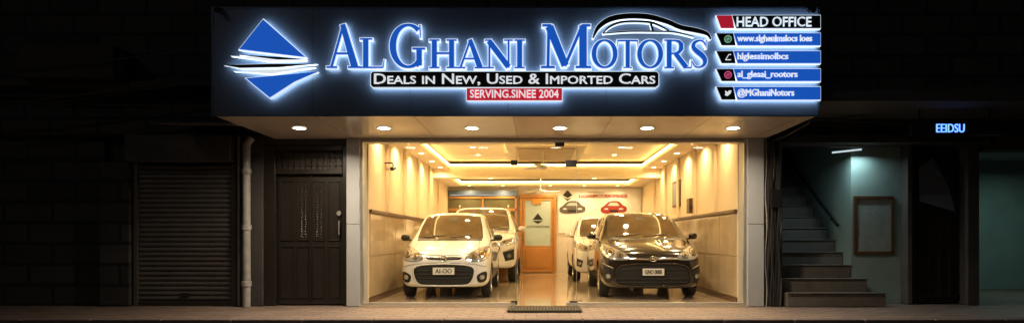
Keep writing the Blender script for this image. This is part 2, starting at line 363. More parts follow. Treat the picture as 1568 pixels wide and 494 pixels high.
# ---------------------------------------------------------------- storefront sign
SG=group('storefront_sign',(-.26,-1.86,3.2))
s=.00814
sx=lambda p:(p-822)*s
sz=lambda p:1.03+(365-p)*s
YF=-1.86
box('panel',-4.04,3.51,YF,YF+.04,2.56,3.90,'panel',SG)
boxes('box_sides',[(-4.04,-4.0,YF+.041,.04,2.601,3.89),(3.47,3.51,YF+.041,.04,2.601,3.89),(-4.0,3.47,YF+.041,.04,3.85,3.89)],'signtrim',SG)
boxes('edge_trim',[(-4.055,3.525,YF-.012,YF-.001,3.885,3.91),(-4.055,3.525,YF-.012,YF-.001,2.55,2.567),(-4.055,-4.03,YF-.012,YF-.001,2.568,3.884),(3.50,3.525,YF-.012,YF-.001,2.568,3.884)],'signtrim',SG)
boxes('panel_seams',[(x,x+.004,YF-.001,YF,2.568,3.884) for x in (-2.8,-1.58,-.36,.86,2.08)],'black',SG)
def ribbon(pts,grow):
    n=len(pts); L_=[];R_=[]
    P=[list(p) for p in pts]
    closed = math.hypot(P[0][0]-P[-1][0],P[0][1]-P[-1][1])<1e-6
    if not closed and grow:
        for a,b in ((0,1),(-1,-2)):
            dx,dy=P[a][0]-P[b][0],P[a][1]-P[b][1]; l=math.hypot(dx,dy) or 1
            P[a][0]+=dx/l*grow; P[a][1]+=dy/l*grow
    for i in range(n):
        a=P[i-1] if i>0 else (P[-2] if closed else P[0]); b=P[i+1] if i<n-1 else (P[1] if closed else P[-1])
        dx,dy=b[0]-a[0],b[1]-a[1]; l=math.hypot(dx,dy) or 1; nx,ny=-dy/l,dx/l; h=P[i][2]/2+grow
        L_.append((P[i][0]+nx*h,P[i][1]+ny*h)); R_.append((P[i][0]-nx*h,P[i][1]-ny*h))
    return L_,R_
class Layer:
    def __init__(s_): s_.V=[];s_.F=[];s_.i=0
    def strip(s_,Ls,Rs,y0,y1):
        s_.i+=1; e=(s_.i%23)*.00035; y0-=e; y1+=e*.3
        k=len(s_.V);n=len(Ls)
        for a,b in zip(Ls,Rs): s_.V+=[(a[0],y0,a[1]),(b[0],y0,b[1]),(a[0],y1,a[1]),(b[0],y1,b[1])]
        for i in range(n-1):
            q=k+4*i; r=q+4
            s_.F+=[(q,q+1,r+1,r),(q+2,r+2,r+3,q+3),(q,r,r+2,q+2),(q+1,q+3,r+3,r+1)]
        s_.F+=[(k,k+2,k+3,k+1)]; q=k+4*(n-1); s_.F+=[(q,q+1,q+3,q+2)]
    def poly(s_,pts,y0,y1):
        s_.i+=1; e=(s_.i%23)*.00035; y0-=e; y1+=e*.3
        k=len(s_.V);n=len(pts)
        s_.V+=[(a,y0,b) for a,b in pts]+[(a,y1,b) for a,b in pts]
        s_.F+=[tuple(range(k,k+n)),tuple(range(k+2*n-1,k+n-1,-1))]+[(k+i,k+n+i,k+n+(i+1)%n,k+(i+1)%n) for i in range(n)]
def offset_poly(pts,d):
    n=len(pts); A=sum(pts[i][0]*pts[(i+1)%n][1]-pts[(i+1)%n][0]*pts[i][1] for i in range(n)); sg=1 if A>0 else -1
    out=[]
    for i in range(n):
        a,b,c=Vector(pts[i-1]),Vector(pts[i]),Vector(pts[(i+1)%n]); e1=(b-a).normalized(); e2=(c-b).normalized()
        n1=Vector((e1.y,-e1.x))*sg; n2=Vector((e2.y,-e2.x))*sg; m=(n1+n2); m=m/max(.35,m.length_squared/2) if m.length>1e-6 else n1
        out.append(tuple(b+m*d))
    return out
cT,ct,sr=.175,.075,.06
def serif(a,b,z): return [(a,z,sr),(b,z,sr)]
def ell(cx,cy,rx,ry,a0,a1,n=28,thick=cT,thin=ct):
    o=[]
    for i in range(n+1):
        a=math.radians(a0+(a1-a0)*i/n); o.append((cx+rx*math.cos(a),cy+ry*math.sin(a),thin+(thick-thin)*abs(math.cos(a))**1.3))
    return o
GL={
'I':(.40,[[(.2,.03,cT),(.2,.97,cT)],serif(.02,.38,.03),serif(.02,.38,.97)]),
'L':(.78,[[(.2,.03,cT),(.2,.97,cT)],serif(.02,.72,.035),serif(.02,.4,.97),[(.72,.02,.05),(.76,.3,.03)]]),
'H':(.98,[[(.2,.03,cT),(.2,.97,cT)],[(.78,.03,cT),(.78,.97,cT)],serif(.02,.38,.03),serif(.02,.38,.97),serif(.6,.96,.03),serif(.6,.96,.97),[(.2,.52,ct),(.78,.52,ct)]]),
'A':(1.0,[[(.15,.03,ct),(.49,.98,ct)],[(.47,1.0,.15),(.82,.03,.2)],[(.25,.34,.065),(.7,.34,.065)],serif(.0,.32,.03),serif(.62,1.0,.03)]),
'N':(1.02,[[(.17,.03,ct),(.17,.97,ct)],[(.86,.02,ct),(.86,.97,ct)],[(.15,.95,.2),(.86,.05,.2)],serif(.0,.34,.03),serif(.0,.24,.97),serif(.69,1.02,.97)]),
'M':(1.22,[[(.17,.03,ct),(.19,.97,ct)],[(.2,.95,.19),(.58,.06,.17)],[(.57,.05,ct),(.98,.97,ct)],[(1.0,.03,cT),(1.0,.97,cT)],serif(.0,.34,.03),serif(.03,.26,.97),serif(.82,1.2,.03),serif(.96,1.18,.97)]),
'T':(.92,[[(.46,.03,cT),(.46,.96,cT)],[(.03,.96,.075),(.89,.96,.075)],[(.045,.97,.05),(.02,.72,.03)],[(.875,.97,.05),(.90,.72,.03)],serif(.27,.65,.03)]),
'O':(1.02,[ell(.51,.5,.40,.465,0,360,40)]),
'G':(1.05,[ell(.53,.5,.42,.465,48,322,36),[(.83,.06,.15),(.83,.42,.15)],serif(.64,1.0,.44),[(.85,.97,.045),(.87,.68,.03)],[(.72,.1,.08),(.83,.06,.1)]]),
'R':(1.0,[[(.2,.03,cT),(.2,.97,cT)],serif(.02,.38,.03),serif(.02,.3,.97),[(.2,.96,.065),(.42,.96,.07),(.56,.92,.12),(.63,.83,.165),(.63,.67,.165),(.55,.56,.12),(.42,.52,.07),(.2,.51,.065)],[(.42,.52,.16),(.82,.03,.18)],serif(.74,1.0,.03)]),
'S':(.8,[catmull([(.66,.78,.05),(.58,.91,.065),(.42,.96,.075),(.22,.88,.13),(.18,.73,.16),(.3,.6,.19),(.5,.46,.20),(.62,.32,.18),(.61,.15,.14),(.44,.045,.075),(.25,.07,.065),(.13,.24,.05)],4,False),[(.68,.98,.04),(.68,.7,.03)],[(.11,.02,.04),(.11,.3,.03)]]),
}
rim=Layer(); face=Layer(); hal=Layer(); blk=Layer(); redl=Layer(); txtw=Layer(); pkl=Layer(); grl=Layer()
Y0,Y1=YF-.085,YF-.045
def glyph(ch,x0,x1,z0,z1):
    wd,parts=GL[ch]
    kx=(x1-x0)/wd; kz=(z1-z0)
    for p in parts:
        q=[(x0+a*kx,z0+b*kz,wv*min(kx,kz)*1.08) for a,b,wv in p]
        face.strip(*ribbon(q,-.003),Y0-.012,Y0)
        rim.strip(*ribbon(q,.0085),Y0,Y1)
        hal.strip(*ribbon(q,.004),Y1+.002,Y1+.006)
for ch,a,b,t in [('A',503,556,41),('L',553,592,62),('G',598,656,40),('H',658,702,64),('A',700,744,64),('N',743,786,64),('I',787,805,64),
                 ('M',828,906,41),('O',904,945,64),('T',943,976,64),('O',973,1014,64),('R',1014,1056,64),('S',1052,1083,64)]:
    glyph(ch,sx(a),sx(b),sz(108),sz(t))
def shape(pts,lay,d=.011,haloit=True,y=Y0):
    q=[(sx(a),sz(b)) for a,b in pts]
    lay.poly(q,y-.012,y); rim.poly(offset_poly(q,d),y,Y1)
    if haloit: hal.poly(offset_poly(q,d*.4),Y1+.002,Y1+.006)
shape([(408,34),(472,91),(430,86),(372,79)],face)
shape([(382,123),(490,113),(455,128),(418,152)],face)
shape([(358,89),(418,91),(472,96),(418,97)],txtw,.004)
shape([(348,103),(418,101),(489,101),(430,106),(372,107)],blk,.008)
shape([(372,88),(432,91),(474,95),(430,95)],blk,.002,False,Y0-.014)
shape([(362,112),(430,110),(486,106),(420,116)],txtw,.006)
def stroke(pts,lay,d=.006,haloit=True,y=Y0-.004):
    q=[(sx(a),sz(b),w_*s) for a,b,w_ in catmull(pts,6,False)]
    lay.strip(*ribbon(q,0),y-.012,y); rim.strip(*ribbon(q,d),y,Y1)
    if haloit: hal.strip(*ribbon(q,0),Y1+.002,Y1+.006)
stroke([(907,62,2),(915,46,6),(932,34,8),(958,29,8),(990,30,8),(1018,37,7),(1040,46,7),(1065,51,7),(1080,56,5),(1085,64,2)],blk)
stroke([(922,55,1.5),(932,45,3),(950,38,3),(978,37,3),(1000,40,3),(1022,51,2)],blk,.004,False)
stroke([(922,55,1.5),(960,52,2),(1000,52,2),(1030,53,2),(1060,60,1.5)],blk,.004,False)
stroke([(994,38,3),(998,52,3)],blk,.003,False)
shape([(574,113),(1003,113),(1006,116),(1006,133),(1002,136),(574,136),(571,133),(571,116)],blk,.012)
shape([(716,138),(860,138),(860,156),(716,156)],redl,.008)
textobj('tagline','Deals in New, Used & Imported Cars',sx(576),sx(1001),sz(134),sz(116),Y0-.025,'whitetext',SG,.004,.0028,True)
textobj('since_text','SERVING.SINEE 2004',sx(721),sx(855),sz(152.5),sz(140.5),Y0-.026,'whitetext',SG,.004,.0015)
rows=[(28,47),(55,73),(82,100),(109,127),(136,155)]
txt=['HEAD OFFICE','www.slghenlmslocs loes','hlglessimolbcs','al_gleaai_rootors','@MGhaniNotors']
tx1=[1237,1238,1202,1216,1211]
for i,(a,b) in enumerate(rows):
    if i==0:
        shape([(1118,a),(1251,a),(1251,b),(1124,b)],blk,.010); shape([(1094,a),(1117,a),(1121,b),(1101,b)],redl,.006)
        textobj('row_text',txt[i],sx(1124),sx(tx1[i]),sz(b-2),sz(a+2.5),Y0-.024,'white',SG,.004,.002)
    else:
        shape([(1120,a),(1251,a),(1251,b),(1126,b)],face,.010)
        shape([(1094,a),(1119,a),(1123,b),(1102,b)],blk,.006)
        textobj('row_text',txt[i],sx(1125),sx(tx1[i]),sz(b-2.5),sz(a+3),Y0-.024,'whitetext',SG,.004,.0032)
        cx,cz=sx(1111),sz((a+b)/2)
        lay=[None,grl,txtw,pkl,txtw][i]
        ring=[(cx+.040*math.cos(t*math.pi/10),cz+.040*math.sin(t*math.pi/10),.012) for t in range(21)]
        if i in (1,3): lay.strip(*ribbon(ring,0),Y0-.026,Y0-.014)
        if i in (1,3):
            ring=[(cx+.014*math.cos(t*math.pi/6),cz+.014*math.sin(t*math.pi/6),.010) for t in range(13)]
            lay.strip(*ribbon(ring,0),Y0-.026,Y0-.014)
        elif i==2:
            lay.strip(*ribbon([(cx-.03,cz-.035,.009),(cx+.01,cz+.03,.009),(cx+.035,cz+.03,.009)],0),Y0-.026,Y0-.014)
            lay.strip(*ribbon([(cx-.03,cz-.035,.009),(cx+.035,cz-.035,.009)],0),Y0-.0265,Y0-.014)
        else:
            lay.poly([(cx-.04,cz-.025),(cx-.005,cz-.035),(cx+.03,cz-.005),(cx+.042,cz+.03),(cx+.01,cz+.032),(cx-.005,cz+.01),(cx-.035,cz+.03),(cx-.03,cz-.01)],Y0-.026,Y0-.014)
for nm,l,m in (('letter_rims',rim,'white'),('letter_faces',face,'blue'),('halo_leds',hal,'halo'),('black_parts',blk,'black'),('red_parts',redl,'red'),('white_parts',txtw,'whitetext'),('pink_icon',pkl,'pink'),('green_icon',grl,'green')):
    mesh(nm,l.V,l.F,m,SG)
for x in (-3.93,3.40):
    tube('corner_floodlight',[(x,YF-.12,3.83),(x,YF-.02,3.86)],.035,'bmetal',SG,12)

# ---------------------------------------------------------------- downlights
def disc(nm,x,y,z,r,m,parent):
    n=20; mesh(nm,[(x+r*math.cos(2*math.pi*k/n),y+r*math.sin(2*math.pi*k/n),z) for k in range(n)],[tuple(range(n-1,-1,-1))],m,parent)
DL=group('soffit_downlights',(0,-.95,2.56))
for x in (-3.29,-2.12,-.9,.32,1.53,2.72):
    lathe('ring',[(.085,2.556),(.105,2.550),(.11,2.561)],'z',(x,-.95,0),'frame',DL,24)
    disc('lamp_face',x,-.95,2.554,.085,'lampw',DL)
    light('lamp','AREA',(x,-.95,2.548),34,(1,.80,.58),DL,size=.15,spread=2.7)
DI=group('ceiling_downlights',(0,4,2.8))
def dl(x,y,z,e=9,r=.055):
    lathe('ring',[(r,z-.004),(r+.03,z-.008),(r+.034,z-.001)],'z',(x,y,0),'frame',DI,20)
    disc('lamp_face',x,y,z-.005,r,'lampy',DI)
    light('lamp','AREA',(x,y,z-.011),e*1.9,(1,.69,.34),DI,size=2*r,spread=2.6)
for y in (1.0,2.4,3.8,5.2,6.5): dl(-2.44,y,2.83,9); dl(2.96,y,2.83,9)
for x in (-1.3,0.25,1.8): dl(x,1.3,2.83,12)
for y in (3.0,4.3,5.6):
    for x in (-1.4,1.85): dl(x,y,3.03,9)
for x in (-1.2,1.5): dl(x,7.0,2.6,8)
for x in (-1.5,0.2,1.9): dl(x,8.2,2.80,11)
for x in (-2.0,-1.0,0.4,1.4,2.4): dl(x,9.35,2.6,7,.045)

# ---------------------------------------------------------------- interior objects
DR=group('office_door',(0,9.7,0))
boxes('frame',[(-.52,-.44,9.70,9.79,0,2.35),(.50,.58,9.70,9.79,0,2.35),(-.44,.50,9.70,9.79,2.27,2.35),(-.44,.50,9.70,9.79,.02,.08)],'wood',DR,bevel=.005)
boxes('leaf',[(-.43,.49,9.73,9.78,.08,.82),(-.43,-.36,9.73,9.78,.82,2.26),(.42,.49,9.73,9.78,.82,2.26),(-.36,.42,9.73,9.78,2.18,2.26)],'wood',DR,bevel=.004)
boxes('leaf_panels',[(-.34,.40,9.715,9.73,.16,.74)],'wood',DR,bevel=.01)
box('frosted_pane',-.36,.42,9.75,9.765,.82,2.18,'frost',DR)
mesh('logo_top',[(-.13,9.745,1.60),(.19,9.745,1.60),(.03,9.745,1.80)],[(0,1,2)],'bmetal',DR)
mesh('logo_low',[(-.13,9.745,1.57),(.19,9.745,1.57),(.03,9.745,1.48)],[(0,2,1)],'bmetal',DR)
textobj('door_lettering','GOTHIATHAI',-.30,.36,1.36,1.43,9.745,'trim',DR,.002)
box('sticker',-.12,.14,9.70,9.745,2.08,2.24,'orange',DR)
tube('door_handle',[(-.39,9.72,1.0),(-.39,9.68,1.0),(-.39,9.68,1.25),(-.39,9.72,1.25)],.012,'chrome',DR)
OP=group('office_partition',(-1.6,9.6,0))
boxes('frame',[(-2.66,-.6,9.62,9.70,1.86,1.94),(-2.66,-.6,9.62,9.70,2.24,2.3),(-2.66,-.6,9.62,9.70,.0,.9),(-.66,-.6,9.62,9.70,.9,2.3),(-1.65,-1.6,9.62,9.70,.9,2.3)],'wood',OP,bevel=.005)
box('pane',-2.66,-.66,9.66,9.67,.9,2.24,'partglass',OP)
box('header',-2.66,-.6,9.61,9.70,2.31,2.48,mat('header_blue',(.10,.14,.22),.4),OP)
boxes('header_tubes',[(-2.6,-1.2,9.585,9.605,2.33,2.345)],'tube',OP)
PS=group('wall_poster',(1.9,9.75,2))
box('board',.66,3.15,9.765,9.795,1.2,2.54,'posterlight',PS)
textobj('poster_text','KAGHANIMOTORINTIMBAKER',1.27,2.75,2.26,2.37,9.755,'posterred',PS,.003,.005)
textobj('poster_subtext','automobile dealers',1.27,2.0,2.41,2.45,9.755,'trim',PS,.002)
mesh('emblem',[(.78,9.755,2.34),(.93,9.755,2.26),(1.08,9.755,2.34),(.93,9.755,2.50)],[(0,1,2,3)],'bmetal',PS)
mesh('emblem_low',[(.80,9.755,2.28),(.93,9.755,2.17),(1.06,9.755,2.28),(.93,9.755,2.23)],[(0,1,2,3)],'bmetal',PS)
for cx,cm in ((1.08,'postergrey'),(2.33,'posterred')):
    pts=catmull([(-.36,0),(-.37,.10),(-.28,.16),(-.15,.26),(.02,.29),(.16,.27),(.27,.17),(.36,.13),(.36,.02),(.2,-.03),(-.2,-.05)],4)
    zc=1.84
    mesh('poster_car',[(cx+a*1.05,9.757,zc+b*1.15) for a,b in pts],[tuple(range(len(pts)))],cm,PS)
    mesh('poster_car_glass',[(cx+a,9.753,zc+b) for a,b in [(-.20,.185),(.17,.185),(.10,.28),(-.10,.28)]],[(0,1,2,3)],'frost',PS)
    boxes('poster_car_front',[(cx-.28,cx-.18,9.751,9.753,zc+.07,zc+.11),(cx+.16,cx+.28,9.751,9.753,zc+.07,zc+.11)],'posterlight',PS)
    boxes('poster_car_grille',[(cx-.13,cx+.12,9.750,9.753,zc+.0,zc+.06)],'bmetal',PS)
CC=group('security_camera',(XL,1.9,2.3))
tube('body',[(XL+.16,1.55,2.28),(XL+.16,1.35,2.24)],.035,'bmetal',CC,14); tube('mount',[(XL,1.5,2.36),(XL+.14,1.5,2.36),(XL+.16,1.47,2.30)],.014,'bmetal',CC,8)
SP=group('wall_speaker',(XR,3.3,1.7)); box('cabinet',XR-.12,XR,3.2,3.45,1.55,1.85,'wooddark',SP,bevel=.01)
lathe('cone',[(.0,3.19),(.045,3.195),(.05,3.185)],'y',(XR-.06,0,1.66),'bmetal',SP,16)
FP=group('framed_picture',(XR,4.8,2)); boxes('frame',[(XR-.03,XR,4.5,5.3,1.75,2.35)],'wooddark',FP,bevel=.006); box('print',XR-.034,XR-.031,4.56,5.24,1.81,2.29,'board',FP)
for (x,y,z) in ((.13,3.6,2.52),(.1,8.2,2.36)):
    FN=group('ceiling_fan',(x,y,z)); tube('rod',[(x,y,z),(x,y,2.85)],.012,'posterlight',FN,8)
    lathe('hub',[(0,z-.05),(.07,z-.045),(.09,z-.01),(.08,z+.03),(0,z+.05)],'z',(x,y,0),'posterlight',FN,20)
    for k in range(3):
        a=math.radians(15+120*k); d=Vector((math.cos(a),math.sin(a),0)); n_=Vector((-math.sin(a),math.cos(a),0)); c0=Vector((x,y,z))
        mesh('blade',[c0+d*.09-n_*.05+Vector((0,0,-.01)),c0+d*.58-n_*.065+Vector((0,0,-.015)),c0+d*.58+n_*.065+Vector((0,0,.012)),c0+d*.09+n_*.05+Vector((0,0,.01))],[(0,1,2,3)],'posterlight',FN,solid=.006)
DM=group('door_mat',(.08,-.4,0))
box('base',-.42,.64,-.86,-.16,.013,.022,'rubber',DM,bevel=.003)
boxes('ribs',[( -.40+i*.045,-.375+i*.045,-.84,-.18,.022,.032) for i in range(23)],'trim',DM)

# ---------------------------------------------------------------- cars
def make_car(name,loc,rot,q):
    E=group(name,loc,local=True); E.rotation_euler=(0,0,rot)
    w,Lc,zb,h0,h1,yc,yr,zbelt,zr,zs=[q[k] for k in ('w','L','zb','h0','h1','yc','yr','zbelt','zr','zs')]
    ym=(yc+.15+yr)/2
    ST=[(0,.72*w,zb+.07,.5*h0+.08,.66*w,.76*h0,.50*w,.82*h0),
        (.05,.87*w,zb+.02,.60*h0+.06,.82*w,.86*h0,.66*w,.93*h0),
        (.17,.965*w,zb,.74*h0,.925*w,.96*h0,.74*w,1.02*h0),
        (.42,w,zb,.84*h0,.955*w,h0+.04,.79*w,h0+.10),
        (yc-.02,w,zb,zs,.96*w,zbelt-.05,.84*w,h1),
        (yc+.13,w,zb,zs,.955*w,zbelt-.01,.84*w,h1+.07),
        (ym,w,zb,zs,.95*w,zbelt+.01,.80*w,(h1+zr)/2+.05),
        (yr,w,zb,zs,.945*w,zbelt+.02,.75*w,zr-.03),
        (yr+.4,w,zb,zs+.01,.945*w,zbelt+.03,.745*w,zr+.015),
        (Lc-.7,w,zb,zs+.02,.94*w,zbelt+.04,.73*w,zr),
        (Lc-.28,w,zb,zs+.02,.93*w,zbelt+.05,.70*w,zr-.08),
        (Lc-.1,.97*w,zb+.02,zs,.9*w,zbelt+.04,.66*w,zr-.33),
        (Lc,.86*w,zb+.1,zs-.05,.78*w,zbelt-.08,.6*w,zbelt+.03)]
    V=[];F=[]
    for (y,W,b,sh,wb,ze,wt,zt) in ST:
        P=[(0,b),(W*.8,b),(W*.96,b+.06),(W,b+(sh-b)*.5),(W*.985,sh),(wb,ze),(wt,zt-.055*(1 if zt>ze+.1 else .5)),(wt*.84,zt-.010),(0,zt+.016)]
        V+=[(x,y,z) for x,z in P]+[(-x,y,z) for x,z in P[7:0:-1]]
    n=16
    for i in range(len(ST)-1):
        for k in range(n): F.append((i*n+k,(i+1)*n+k,(i+1)*n+(k+1)%n,i*n+(k+1)%n))
    def cap(o,rev):
        for i in range(8):
            r0,r1=o+i,o+i+1; l0=o+(16-i)%16; l1=o+(16-i-1)
            f=[r0,r1,l1,l0]; f=[v for j,v in enumerate(f) if v not in f[:j]]
            F.append(tuple(f[::-1] if rev else f))
    cap(0,False); cap((len(ST)-1)*n,True)
    me=bpy.data.meshes.new('tmp'); me.from_pydata(V,[],F)
    bm=bmesh.new(); bm.from_mesh(me); bmesh.ops.recalc_face_normals(bm,faces=bm.faces); bm.to_mesh(me); bm.free()
    o=bpy.data.objects.new('tmp',me); scene.collection.objects.link(o)
    m1=o.modifiers.new('s','SUBSURF'); m1.levels=3; m1.render_levels=3
    Rw=q['R']; ys=(q['yf'],q['yf']+q['wb']); cut=[]
    for y in ys:
        for sd in (-1,1):
            bm=bmesh.new(); bmesh.ops.create_cone(bm,cap_ends=True,segments=40,radius1=Rw+.05,radius2=Rw+.05,depth=.56,
                matrix=Matrix.Translation((sd*(w),y,Rw+.01))@Matrix.Rotation(math.pi/2,4,'Y'))
            cm=bpy.data.meshes.new('c'); bm.to_mesh(cm); bm.free(); c=bpy.data.objects.new('c',cm); scene.collection.objects.link(c); cut.append(c)
            b=o.modifiers.new('b','BOOLEAN'); b.object=c; b.operation='DIFFERENCE'; b.solver='EXACT'
    bpy.context.view_layer.update(); dg=bpy.context.evaluated_depsgraph_get()
    bme=bpy.data.meshes.new_from_object(o.evaluated_get(dg))
    bpy.data.objects.remove(o); [bpy.data.objects.remove(c) for c in cut]
    bme.materials.clear(); bme.materials.append(M[q['paint']]); bme.materials.append(M['under'])
    for p in bme.polygons:
        c=p.center; p.material_index=0
        for y in ys:
            if math.hypot(c.y-y,c.z-Rw-.01)<Rw+.049: p.material_index=1
        if c.z<zb+.035: p.material_index=1
    bme.shade_smooth(); bme.set_sharp_from_angle(angle=math.radians(38))
    bo=bpy.data.objects.new('body',bme); link(bo,E)
    bm=bmesh.new(); bm.from_mesh(bme); bvh=BVHTree.FromBMesh(bm); bm.free()
    def proj(a,b,side,off):
        if side=='f': oo=Vector((a,-3,b)); d=Vector((0,1,0))
        elif side=='r': oo=Vector((4,a,b)); d=Vector((-1,0,0))
        else: oo=Vector((-4,a,b)); d=Vector((1,0,0))
        h=bvh.ray_cast(oo,d)
        if h[0] is None:
            h=bvh.find_nearest(Vector((a,.3,b)) if side=='f' else Vector((w if side=='r' else -w,a,b)))
        nn=h[1]
        if nn.dot(d)>0: nn=-nn
        return h[0]+nn*off*.5-d*off*.5
    def patch(nm,poly,m,side='f',off=.004,sp=.035,thick=0,mirror=False):
        for sg in ((1,-1) if mirror else (1,)):
            bm=bmesh.new(); vs=[bm.verts.new((a*sg,0,b)) for a,b in poly]; bm.faces.new(vs)
            xs=[a*sg for a,b in poly]; zz=[b for a,b in poly]
            def cuts(lo,hi,ax):
                k=math.floor(lo/sp)+1
                while k*sp<hi:
                    if k*sp-lo>1e-4:
                        c=Vector((k*sp,0,0)) if ax==0 else Vector((0,0,k*sp)); nrm=Vector((1,0,0)) if ax==0 else Vector((0,0,1))
                        bmesh.ops.bisect_plane(bm,geom=bm.verts[:]+bm.edges[:]+bm.faces[:],plane_co=c,plane_no=nrm,dist=1e-6)
                    k+=1
            cuts(min(xs),max(xs),0); cuts(min(zz),max(zz),1)
            bmesh.ops.triangulate(bm,faces=bm.faces[:])
            for v in bm.verts: v.co=proj(v.co.x,v.co.z,side,off)
            ref={'f':Vector((0,-1,0)),'r':Vector((1,0,0)),'l':Vector((-1,0,0))}[side]
            for f in bm.faces:
                f.normal_update()
                if f.normal.dot(ref)<0: f.normal_flip()
            mm=bpy.data.meshes.new(nm); bm.to_mesh(mm); bm.free(); mm.materials.append(M[m]); mm.shade_smooth()
            ob=bpy.data.objects.new(nm,mm); link(ob,E)
            if thick:
                sm=ob.modifiers.new('s','SOLIDIFY'); sm.thickness=thick; sm.offset=-1
    def line(nm,pts,wd,m,side='f',off=.003,thick=0,mirror=False,closed=False):
        for sg in ((1,-1) if mirror else (1,)):
            pp=[];N=len(pts)
            seq=list(pts)+([pts[0]] if closed else [])
            for i in range(len(seq)-1):
                a,b=seq[i],seq[i+1]; k=max(1,int(math.hypot(a[0]-b[0],a[1]-b[1])/.03))
                pp+=[(a[0]+(b[0]-a[0])*t/k,a[1]+(b[1]-a[1])*t/k,wd) for t in range(k)]
            pp.append((*seq[-1],wd)); pp=[(x*sg,z,t) for x,z,t in pp]
            A,Bb=ribbon(pp,0); VV=[];FF=[]
            for a,b in zip(A,Bb): VV+=[proj(a[0],a[1],side,off),proj(b[0],b[1],side,off)]
            for i in range(len(A)-1): FF.append((2*i,2*i+1,2*i+3,2*i+2))
            ob=mesh(nm,VV,FF,m,E,smooth=True,solid=thick)
    zt=zr-.075; zl=h1+.035
    ws=[(-.74*w,zl+.015),(-.4*w,zl-.01),(0,zl-.018),(.4*w,zl-.01),(.74*w,zl+.015),(.70*w,(zl+zt)/2),(.625*w,zt-.02),(.4*w,zt+.005),(0,zt+.015),(-.4*w,zt+.005),(-.625*w,zt-.02),(-.70*w,(zl+zt)/2)]
    big=[(a*1.035,(b-(zl+zt)/2)*1.06+(zl+zt)/2) for a,b in ws]
    patch('windshield_seal',big,'trim','f',.004); patch('windshield',ws,'cglass','f',.009)
    line('wiper',[(-.60*w,zl+.02),(-.1*w,zl+.055)],.012,'trim','f',.02,.008); line('wiper',[(.0,zl+.015),(.50*w,zl+.055)],.012,'trim','f',.02,.008)
    patch('cowl',[(-.76*w,zl-.045),(.76*w,zl-.045),(.74*w,zl+.0),(.3*w,zl-.028),(-.3*w,zl-.028),(-.74*w,zl+.0)],'trim','f',.003)
    patch('rear_view_mirror',[(-.07,zt-.09),(.07,zt-.09),(.07,zt-.04),(-.07,zt-.04)],'trim','f',.014)
    yb=(yr+Lc)/2-.1
    for sd in ('r','l'):
        patch('front_door_glass',[(yc+.42,zbelt+.06),(yb-.04,zbelt+.08),(yb-.04,zr-.12),(yr+.12,zr-.125),(yr-.12,zr-.2)],'cglass',sd,.006)
        patch('rear_door_glass',[(yb+.04,zbelt+.08),(Lc-.6,zbelt+.10),(Lc-.62,zr-.14),(yb+.04,zr-.12)],'cglass',sd,.006)
        for yy in (yc+.25,yb,q['yf']+q['wb']-.32): line('door_gap',[(yy,zb+.12),(yy,zbelt+.02)],.008,'under',sd,.002)
        line('sill_gap',[(yc+.25,zb+.12),(q['yf']+q['wb']-.32,zb+.12)],.008,'under',sd,.002)
        for yy in (yb-.16,q['yf']+q['wb']-.45): line('door_handle',[(yy-.07,zs+.02),(yy+.07,zs+.02)],.028,q['paint'],sd,.02,.012)
        patch('side_signal',[(yc-.05,zs-.1),(yc+.02,zs-.1),(yc+.02,zs-.07),(yc-.05,zs-.07)],'amber',sd,.005)
    line('bonnet_gap',[(.70*w,h1-.01),(.72*w,h0+.02),(.62*w,h0-.025),(.4*w,h0*.93),(0,h0*.925)],.007,'under','f',.002,0,True)
    hl=q['lamp']; cx=sum(a for a,b in hl)/len(hl); cz=sum(b for a,b in hl)/len(hl)
    sm=catmull(hl,4); bg_=[(cx+(a-cx)*1.06,cz+(b-cz)*1.08) for a,b in sm]
    patch('headlamp_housing',bg_,'trim','f',.004,.03,0,True); patch('headlamp',sm,'lens','f',.010,.03,0,True)
    for (a,b,r) in q['bulbs']:
        patch('headlamp_bezel',[(a+r*math.cos(t*math.pi/9),b+r*math.sin(t*math.pi/9)) for t in range(18)],'trim','f',.014,.03,0,True)
        patch('headlamp_reflector',[(a+r*.82*math.cos(t*math.pi/9),b+r*.82*math.sin(t*math.pi/9)) for t in range(18)],'chrome','f',.020,.02,0,True)
        patch('headlamp_projector',[(a+r*.42*math.cos(t*math.pi/9),b+r*.42*math.sin(t*math.pi/9)) for t in range(18)],'cglass','f',.026,.02,0,True)
    if q.get('amberp'): patch('turn_signal',q['amberp'],'amber','f',.013,.03,0,True)
    for (pl_,m_,of) in q['front']:
        patch('grille',pl_,m_,'f',of)
    for (pl_,m_,of) in q['frontm']:
        patch('bumper_inlet',pl_,m_,'f',of,.03,0,True)
    for (pts,wd,m_,of,cl) in q['lines']:
        line('grille_bar',pts,wd,m_,'f',of,.012,False,cl)
    for (pts,wd,m_,of) in q['linesm']:
        line('front_trim',pts,wd,m_,'f',of,.010,True)
    if q.get('fog'):
        a,b,r=q['fog']; patch('fog_lamp',[(a+r*math.cos(t*math.pi/8),b+r*math.sin(t*math.pi/8)) for t in range(16)],'lens','f',.012,.03,0,True)
    bz=q['badge']; ring=[(.055*math.cos(t*math.pi/10),bz+.038*math.sin(t*math.pi/10)) for t in range(20)]
    line('badge_ring',ring,.012,'chrome','f',.022,.008,False,True); line('badge_bar',[(-.03,bz),(.03,bz)],.014,'chrome','f',.022,.008)
    px,pz=q['plate']; y0=min(proj(0,pz,'f',0).y,proj(.2,pz,'f',0).y,proj(-.2,pz,'f',0).y)-.035
    box('number_plate_frame',px-.195,px+.195,y0+.004,y0+.03,pz-.07,pz+.07,'trim',E,bevel=.004)
    box('number_plate',px-.18,px+.18,y0-.004,y0+.004,pz-.058,pz+.058,'plate',E,bevel=.002)
    textobj('plate_text',q['ptext'],px-.14,px+.14,pz-.035,pz+.038,y0-.006,'trim',E,.002,.002)
